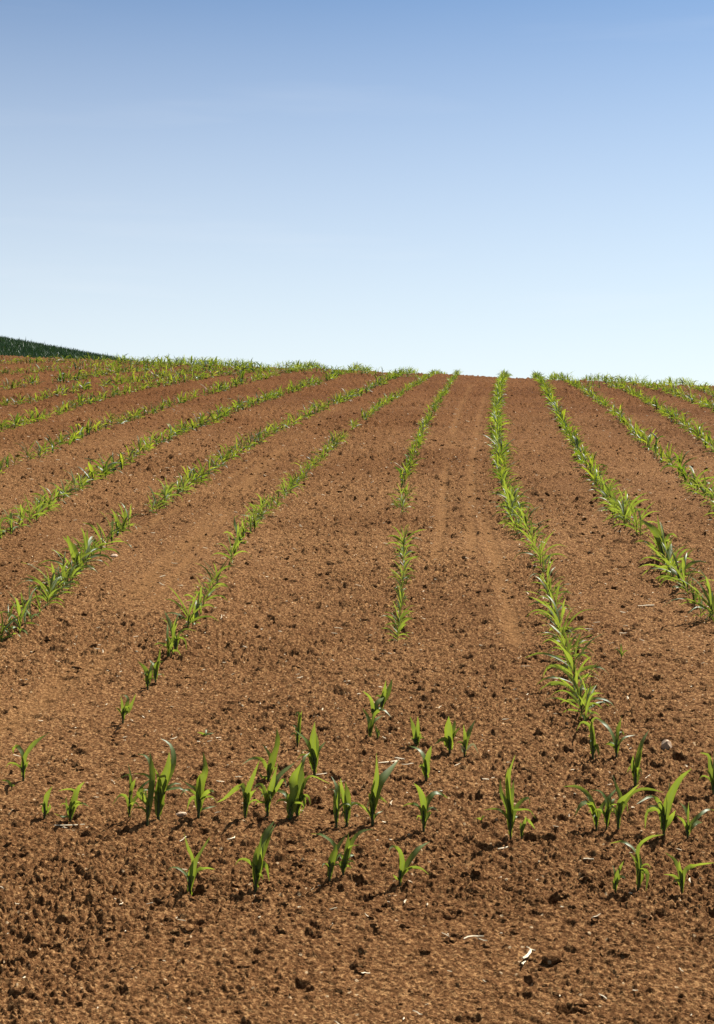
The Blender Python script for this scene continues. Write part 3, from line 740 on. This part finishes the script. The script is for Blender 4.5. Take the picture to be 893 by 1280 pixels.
x1, y1 = scatter(3200, 2.4, 20, .8)
cx, cy = scatter(420, 2.6, 26, .9); pick = rng.integers(0, 420, 2600)            # clods lie about in loose patches
x1 = np.concatenate([x1, cx[pick] + rng.normal(0, .09, 2600)]); y1 = np.concatenate([y1, cy[pick] + rng.normal(0, .12, 2600)])
x2 = rng.normal(0, 1, 350) * .8 - .25; y2 = 3.72 + .09 * x2 + rng.normal(0, .17, 350)      # the roughest strip by the field edge
X, Y = np.concatenate([x1, x2]), np.concatenate([y1, y2])
rad = .003 + .011 * rng.random(len(X)) ** 5 + .0005 * np.minimum(Y, 12)
rad[len(x1):] = .004 + .011 * rng.random(len(x2)) ** 2.5
Zs = ground_z(X, Y)
VV = []
for i in range(len(X)):
    k = rng.normal(1, .22, len(IV))[:, None]
    VV.append(IV * k * rad[i] * np.array([rng.uniform(.8, 1.3), rng.uniform(.8, 1.3), rng.uniform(.6, 1)]) + (X[i], Y[i], Zs[i] - rad[i] * .1))
FF = (IF[None] + (np.arange(len(X)) * len(IV))[:, None, None]).reshape(-1, 3)
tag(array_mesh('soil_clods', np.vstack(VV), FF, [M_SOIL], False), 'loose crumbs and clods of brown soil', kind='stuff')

def straw_geo(length, width, bend, r):
    n = 5; V = []
    for i in range(n):
        u = i / (n - 1) - .5
        w = width * (.5 if abs(u) < .4 else .32) * r.uniform(.8, 1.15)
        c = np.array([u * length, bend * (u * u - .1) * length, r.uniform(0, .002)])
        h = width * .35
        V += [c + (0, -w, 0), c + (0, 0, h), c + (0, w, 0), c + (0, 0, -h)]
    F = []
    for i in range(n - 1):
        for k in range(4):
            F.append((i*4 + k, i*4 + (k+1) % 4, i*4 + 4 + (k+1) % 4, i*4 + 4 + k))
    F += [(3, 2, 1, 0), (n*4 - 4, n*4 - 3, n*4 - 2, n*4 - 1)]
    return np.array(V), np.array(F)

def place(V, x, y, z, yaw, tilt, roll=0):
    ct, st = math.cos(tilt), math.sin(tilt); cy, sy = math.cos(yaw), math.sin(yaw)
    A = np.stack([V[:, 0] * ct - V[:, 2] * st, V[:, 1], V[:, 0] * st + V[:, 2] * ct], 1)
    return np.stack([A[:, 0] * cy - A[:, 1] * sy + x, A[:, 0] * sy + A[:, 1] * cy + y, A[:, 2] + z], 1)

X, Y = scatter(1500, 2.4, 22, .9)
Zs = ground_z(X, Y); VV, FF = [], []; off = 0; r = random.Random(77)
for i in range(len(X)):
    L = .006 + .034 * r.random() ** 2.6
    V, F = straw_geo(L + .0006 * Y[i], .0016 + .0022 * r.random() + .00025 * Y[i], r.uniform(-.6, .6), r)
    VV.append(place(V, X[i], Y[i], Zs[i] + .004, r.uniform(0, 3.14), r.gauss(0, .25))); FF.append(F + off); off += len(V)
tag(array_mesh('straw_litter', np.vstack(VV), np.vstack(FF), [M_STRAW], False), 'short pale bits of straw strewn over the soil', kind='stuff')

def straw(key, label, length, width, yaw, bend=.2, tilt=.05, dx=0, dy=0, lift=.006, group=None):
    x, y = SPOTS[key]; x += dx; y += dy
    V, F = straw_geo(length, width, bend, random.Random(label))
    o = mesh_object('straw_stalk', place(V, 0, 0, 0, yaw, tilt), F, M_STRAW, None, False)
    o.location = (x, y, float(ground_z(x, y)[0]) + lift)
    tag(o, label, 'straw', group)
straw('straw_broken', 'pale thick straw piece in front of a dark hollow in the soil', .055, .009, 1.1, .3, .1, lift=.010)
straw('straw_broken', 'thin broken end touching the pale thick straw in front of the dark hollow', .03, .005, 1.25, -.4, .0, -.014, -.035, lift=.008)
straw('straw_long', 'long brown straw lying at the foot of the dark broad-leaved maize plant', .10, .005, -.12, .25, lift=.003)
straw('tangle', 'longest straw of the tangle behind the tall winged maize plant', .085, .005, .55, .2, .02, lift=.004, group='straws tangled behind the winged plant')
straw('tangle', 'short thick straw slanting across the tangle behind the winged maize plant', .045, .007, -.8, .1, .05, .035, .03, .006, 'straws tangled behind the winged plant')
straw('tangle', 'thin straw standing out at the end of the tangle nearest the V-shaped plant', .04, .004, .1, .4, .05, .06, -.02, .004, 'straws tangled behind the winged plant')
straw('tangle', 'short straw crossing under the tangle behind the winged maize plant', .04, .005, 1.4, -.3, .05, .02, -.01, .005, 'straws tangled behind the winged plant')
straw('bundle', 'curved straw over a small dark hollow close to the pale thick straw piece', .05, .006, .15, -.8, .05, lift=.012)
straw('bundle', 'thin straw sloping down beside the curved one over the small hollow', .04, .004, -1.0, .2, .1, .02, -.01, .010)
straw('s1', 'pale straw slanting alone on bare soil at the picture edge, by the tiny wilted seedling', .05, .005, .75, .1, -.05, -.16, -.02)
straw('s2', 'long thin pale straw lying between the dense row and the gapped row', .09, .007, .25, .05, .02, lift=.009)
straw('s3', 'short white straw standing up behind the tall twisted maize plant', .035, .007, 1.5, .1, .5, lift=.010)
straw('s4', 'small straw scrap in front of the tallest bundled maize plant', .035, .005, .5, .3, .05, -.04, -.14)
straw('s5', 'white straw scrap behind the short two-leaved seedling', .035, .006, -.5, .1, .05)
straw('s6', 'small curled white straw between the two lone front plants', .032, .005, .9, .8, .05)

def stone(key, label, a, b, c, yaw, name='stone', mat=None):
    x, y = SPOTS[key]; r = np.random.default_rng(abs(hash(label)) % 1000 if False else len(label))
    V = IV.copy()
    for _ in range(5):                                   # knock flat facets off the pebble
        n = r.normal(size=3); n /= np.linalg.norm(n); d = V @ n; k = r.uniform(.55, .8)
        V = V - np.maximum(d - k, 0)[:, None] * n
    V = V * (a, b, c) * r.normal(1, .03, (len(V), 1))
    o = mesh_object(name, place(V, 0, 0, 0, yaw, .1), IF, mat or M_STONE, None, False)
    o.location = (x, y, float(ground_z(x, y)[0]) + c * .45)
    tag(o, label, name.replace('soil_', ''))
stone('tan_stone', 'angular tan stone on the soil beyond the tall twisted maize plant', .022, .02, .02, .4)
stone('pale_stone', 'pale rounded stone beside the bushy row, where that row breaks off', .026, .022, .015, .9)
stone('flat_stone', 'flat brown stone at the foot of the spear-leaved maize plant', .019, .014, .010, .2)
stone('hole', 'large brown soil clod casting a dark shadow by the pale thick straw', .036, .02, .016, .15, 'soil_clod', M_SOIL)

# ------------------------------------------------------------------ dark cereal crop beyond the maize
def wheat():
    n = 120000
    y = rng.uniform(50, 82, n); x = rng.uniform(-46, -4, n)
    keep = (y > 52 + .25 * np.maximum(0, x + 20)) & (x / y > -.62)
    x, y = x[keep], y[keep]; n = len(x)
    z = terr(x, y)
    h = rng.uniform(.26, .34, n); h[rng.random(n) < .004] *= 1.6
    a = rng.uniform(0, 6.28, n); w = rng.uniform(.02, .05, n); lx = rng.normal(0, .12, n); ly = rng.normal(0, .12, n)
    V = np.empty((n, 3, 3))
    V[:, 0] = np.stack([x - np.cos(a) * w, y - np.sin(a) * w, z - .03], 1)
    V[:, 1] = np.stack([x + np.cos(a) * w, y + np.sin(a) * w, z - .03], 1)
    V[:, 2] = np.stack([x + lx, y + ly, z + h], 1)
    o = array_mesh('wheat_crop', V.reshape(-1, 3), np.arange(n * 3).reshape(-1, 3), [M_WHEAT], False)
    tag(o, 'dark green cereal crop on the rise beyond the maize', kind='stuff')
wheat()

# ------------------------------------------------------------------ light, sky, camera
SUN_EL, SUN_AZ = R(54), R(46)           # azimuth clockwise from the viewing direction (+Y)
w = bpy.data.worlds.new('World'); scene.world = w; w.use_nodes = True
N, L = w.node_tree.nodes, w.node_tree.links
bg = N['Background']; sky = N.new('ShaderNodeTexSky'); sky.sky_type = 'NISHITA'; sky.sun_disc = False
sky.sun_elevation = SUN_EL; sky.sun_rotation = SUN_AZ
sky.altitude = 0; sky.air_density = 1.0; sky.dust_density = .3; sky.ozone_density = 1.0
# deepen the clear blue overhead and whiten the summer haze towards the horizon
def vmath(op, a, b):
    n = N.new('ShaderNodeVectorMath'); n.operation = op; L.new(a, n.inputs[0]); n.inputs[1].default_value = (b,) * 3; return n.outputs[0]
gam = N.new('ShaderNodeGamma'); gam.inputs['Gamma'].default_value = 1.6
L.new(vmath('MULTIPLY', sky.outputs['Color'], 1 / 8), gam.inputs['Color'])
deep = vmath('MULTIPLY', vmath('MINIMUM', gam.outputs['Color'], 1.0), 6.9)
tint = N.new('ShaderNodeVectorMath'); tint.operation = 'MULTIPLY'; L.new(deep, tint.inputs[0]); tint.inputs[1].default_value = (.77, 1.03, 1.02); deep = tint.outputs[0]
tc = N.new('ShaderNodeTexCoord'); sep = N.new('ShaderNodeSeparateXYZ'); L.new(tc.outputs['Generated'], sep.inputs[0])
hz = N.new('ShaderNodeValToRGB'); e = hz.color_ramp.elements
for i, (pos, val) in enumerate([(0, .95), (.10, .88), (.134, .70), (.187, .36), (.266, .10), (.40, 0)]):
    k = e[0] if i == 0 else e[1] if i == 5 else e.new(pos)
    k.position = pos; k.color = (val, val, val, 1)
L.new(sep.outputs['Z'], hz.inputs['Fac'])
mixs = N.new('ShaderNodeMix'); mixs.data_type = 'RGBA'; mixs.clamp_factor = True
# the haze glows most on the sun's side
dot = N.new('ShaderNodeVectorMath'); dot.operation = 'DOT_PRODUCT'; L.new(tc.outputs['Generated'], dot.inputs[0])
dot.inputs[1].default_value = (math.sin(SUN_AZ), math.cos(SUN_AZ), 0)
side = N.new('ShaderNodeMapRange'); side.interpolation_type = 'SMOOTHSTEP'
for k, v in (('From Min', -.8), ('From Max', .6), ('To Min', .12), ('To Max', 1)): side.inputs[k].default_value = v
L.new(dot.outputs['Value'], side.inputs['Value'])
hs = N.new('ShaderNodeMath'); hs.operation = 'MULTIPLY'; L.new(hz.outputs['Color'], hs.inputs[0]); L.new(side.outputs[0], hs.inputs[1])
# thin streaks of cirrus
mp = N.new('ShaderNodeMapping'); mp.inputs['Rotation'].default_value = (0, R(-38), 0); mp.inputs['Scale'].default_value = (1.6, 2, 17)
L.new(tc.outputs['Generated'], mp.inputs['Vector'])
cn = N.new('ShaderNodeTexNoise'); cn.inputs['Scale'].default_value = 2.2; cn.inputs['Detail'].default_value = 4; L.new(mp.outputs[0], cn.inputs['Vector'])
cm = N.new('ShaderNodeMapRange')
for k, v in (('From Min', .56), ('From Max', .76), ('To Min', 0), ('To Max', .045)): cm.inputs[k].default_value = v
L.new(cn.outputs['Fac'], cm.inputs['Value'])
ha = N.new('ShaderNodeMath'); ha.operation = 'ADD'; ha.use_clamp = True; L.new(hs.outputs[0], ha.inputs[0]); L.new(cm.outputs[0], ha.inputs[1])
L.new(ha.outputs[0], mixs.inputs['Factor']); L.new(deep, mixs.inputs['A']); mixs.inputs['B'].default_value = (7.2, 7.2, 7.25, 1)
L.new(mixs.outputs['Result'], bg.inputs['Color']); bg.inputs['Strength'].default_value = .05
sun = bpy.data.lights.new('sun', 'SUN'); sun.energy = 5; sun.angle = R(.53); sun.color = (1, .955, .88)
so = bpy.data.objects.new('sun', sun); COL.objects.link(so)
d = np.array([math.sin(SUN_AZ) * math.cos(SUN_EL), math.cos(SUN_AZ) * math.cos(SUN_EL), math.sin(SUN_EL)])
from mathutils import Vector
so.rotation_euler = Vector(-d).to_track_quat('-Z', 'Y').to_euler(); so.location = (0, 0, 30)

cam = bpy.data.cameras.new('camera'); co = bpy.data.objects.new('camera', cam); COL.objects.link(co)
cam.sensor_fit = 'VERTICAL'; cam.sensor_height = 36; cam.sensor_width = 36; cam.lens = 50; cam.clip_start = .05; cam.clip_end = 3000
co.location = (0, 0, CZ); co.rotation_euler = (R(90), 0, 0)
scene.camera = co
vs = scene.view_settings; vs.view_transform = 'Standard'; vs.look = 'None'; vs.exposure = 1.5; vs.gamma = 1; vs.use_curve_mapping = False
scene.cycles.max_bounces = 6; scene.cycles.diffuse_bounces = 3; scene.cycles.transmission_bounces = 4
scene.render.film_transparent = False
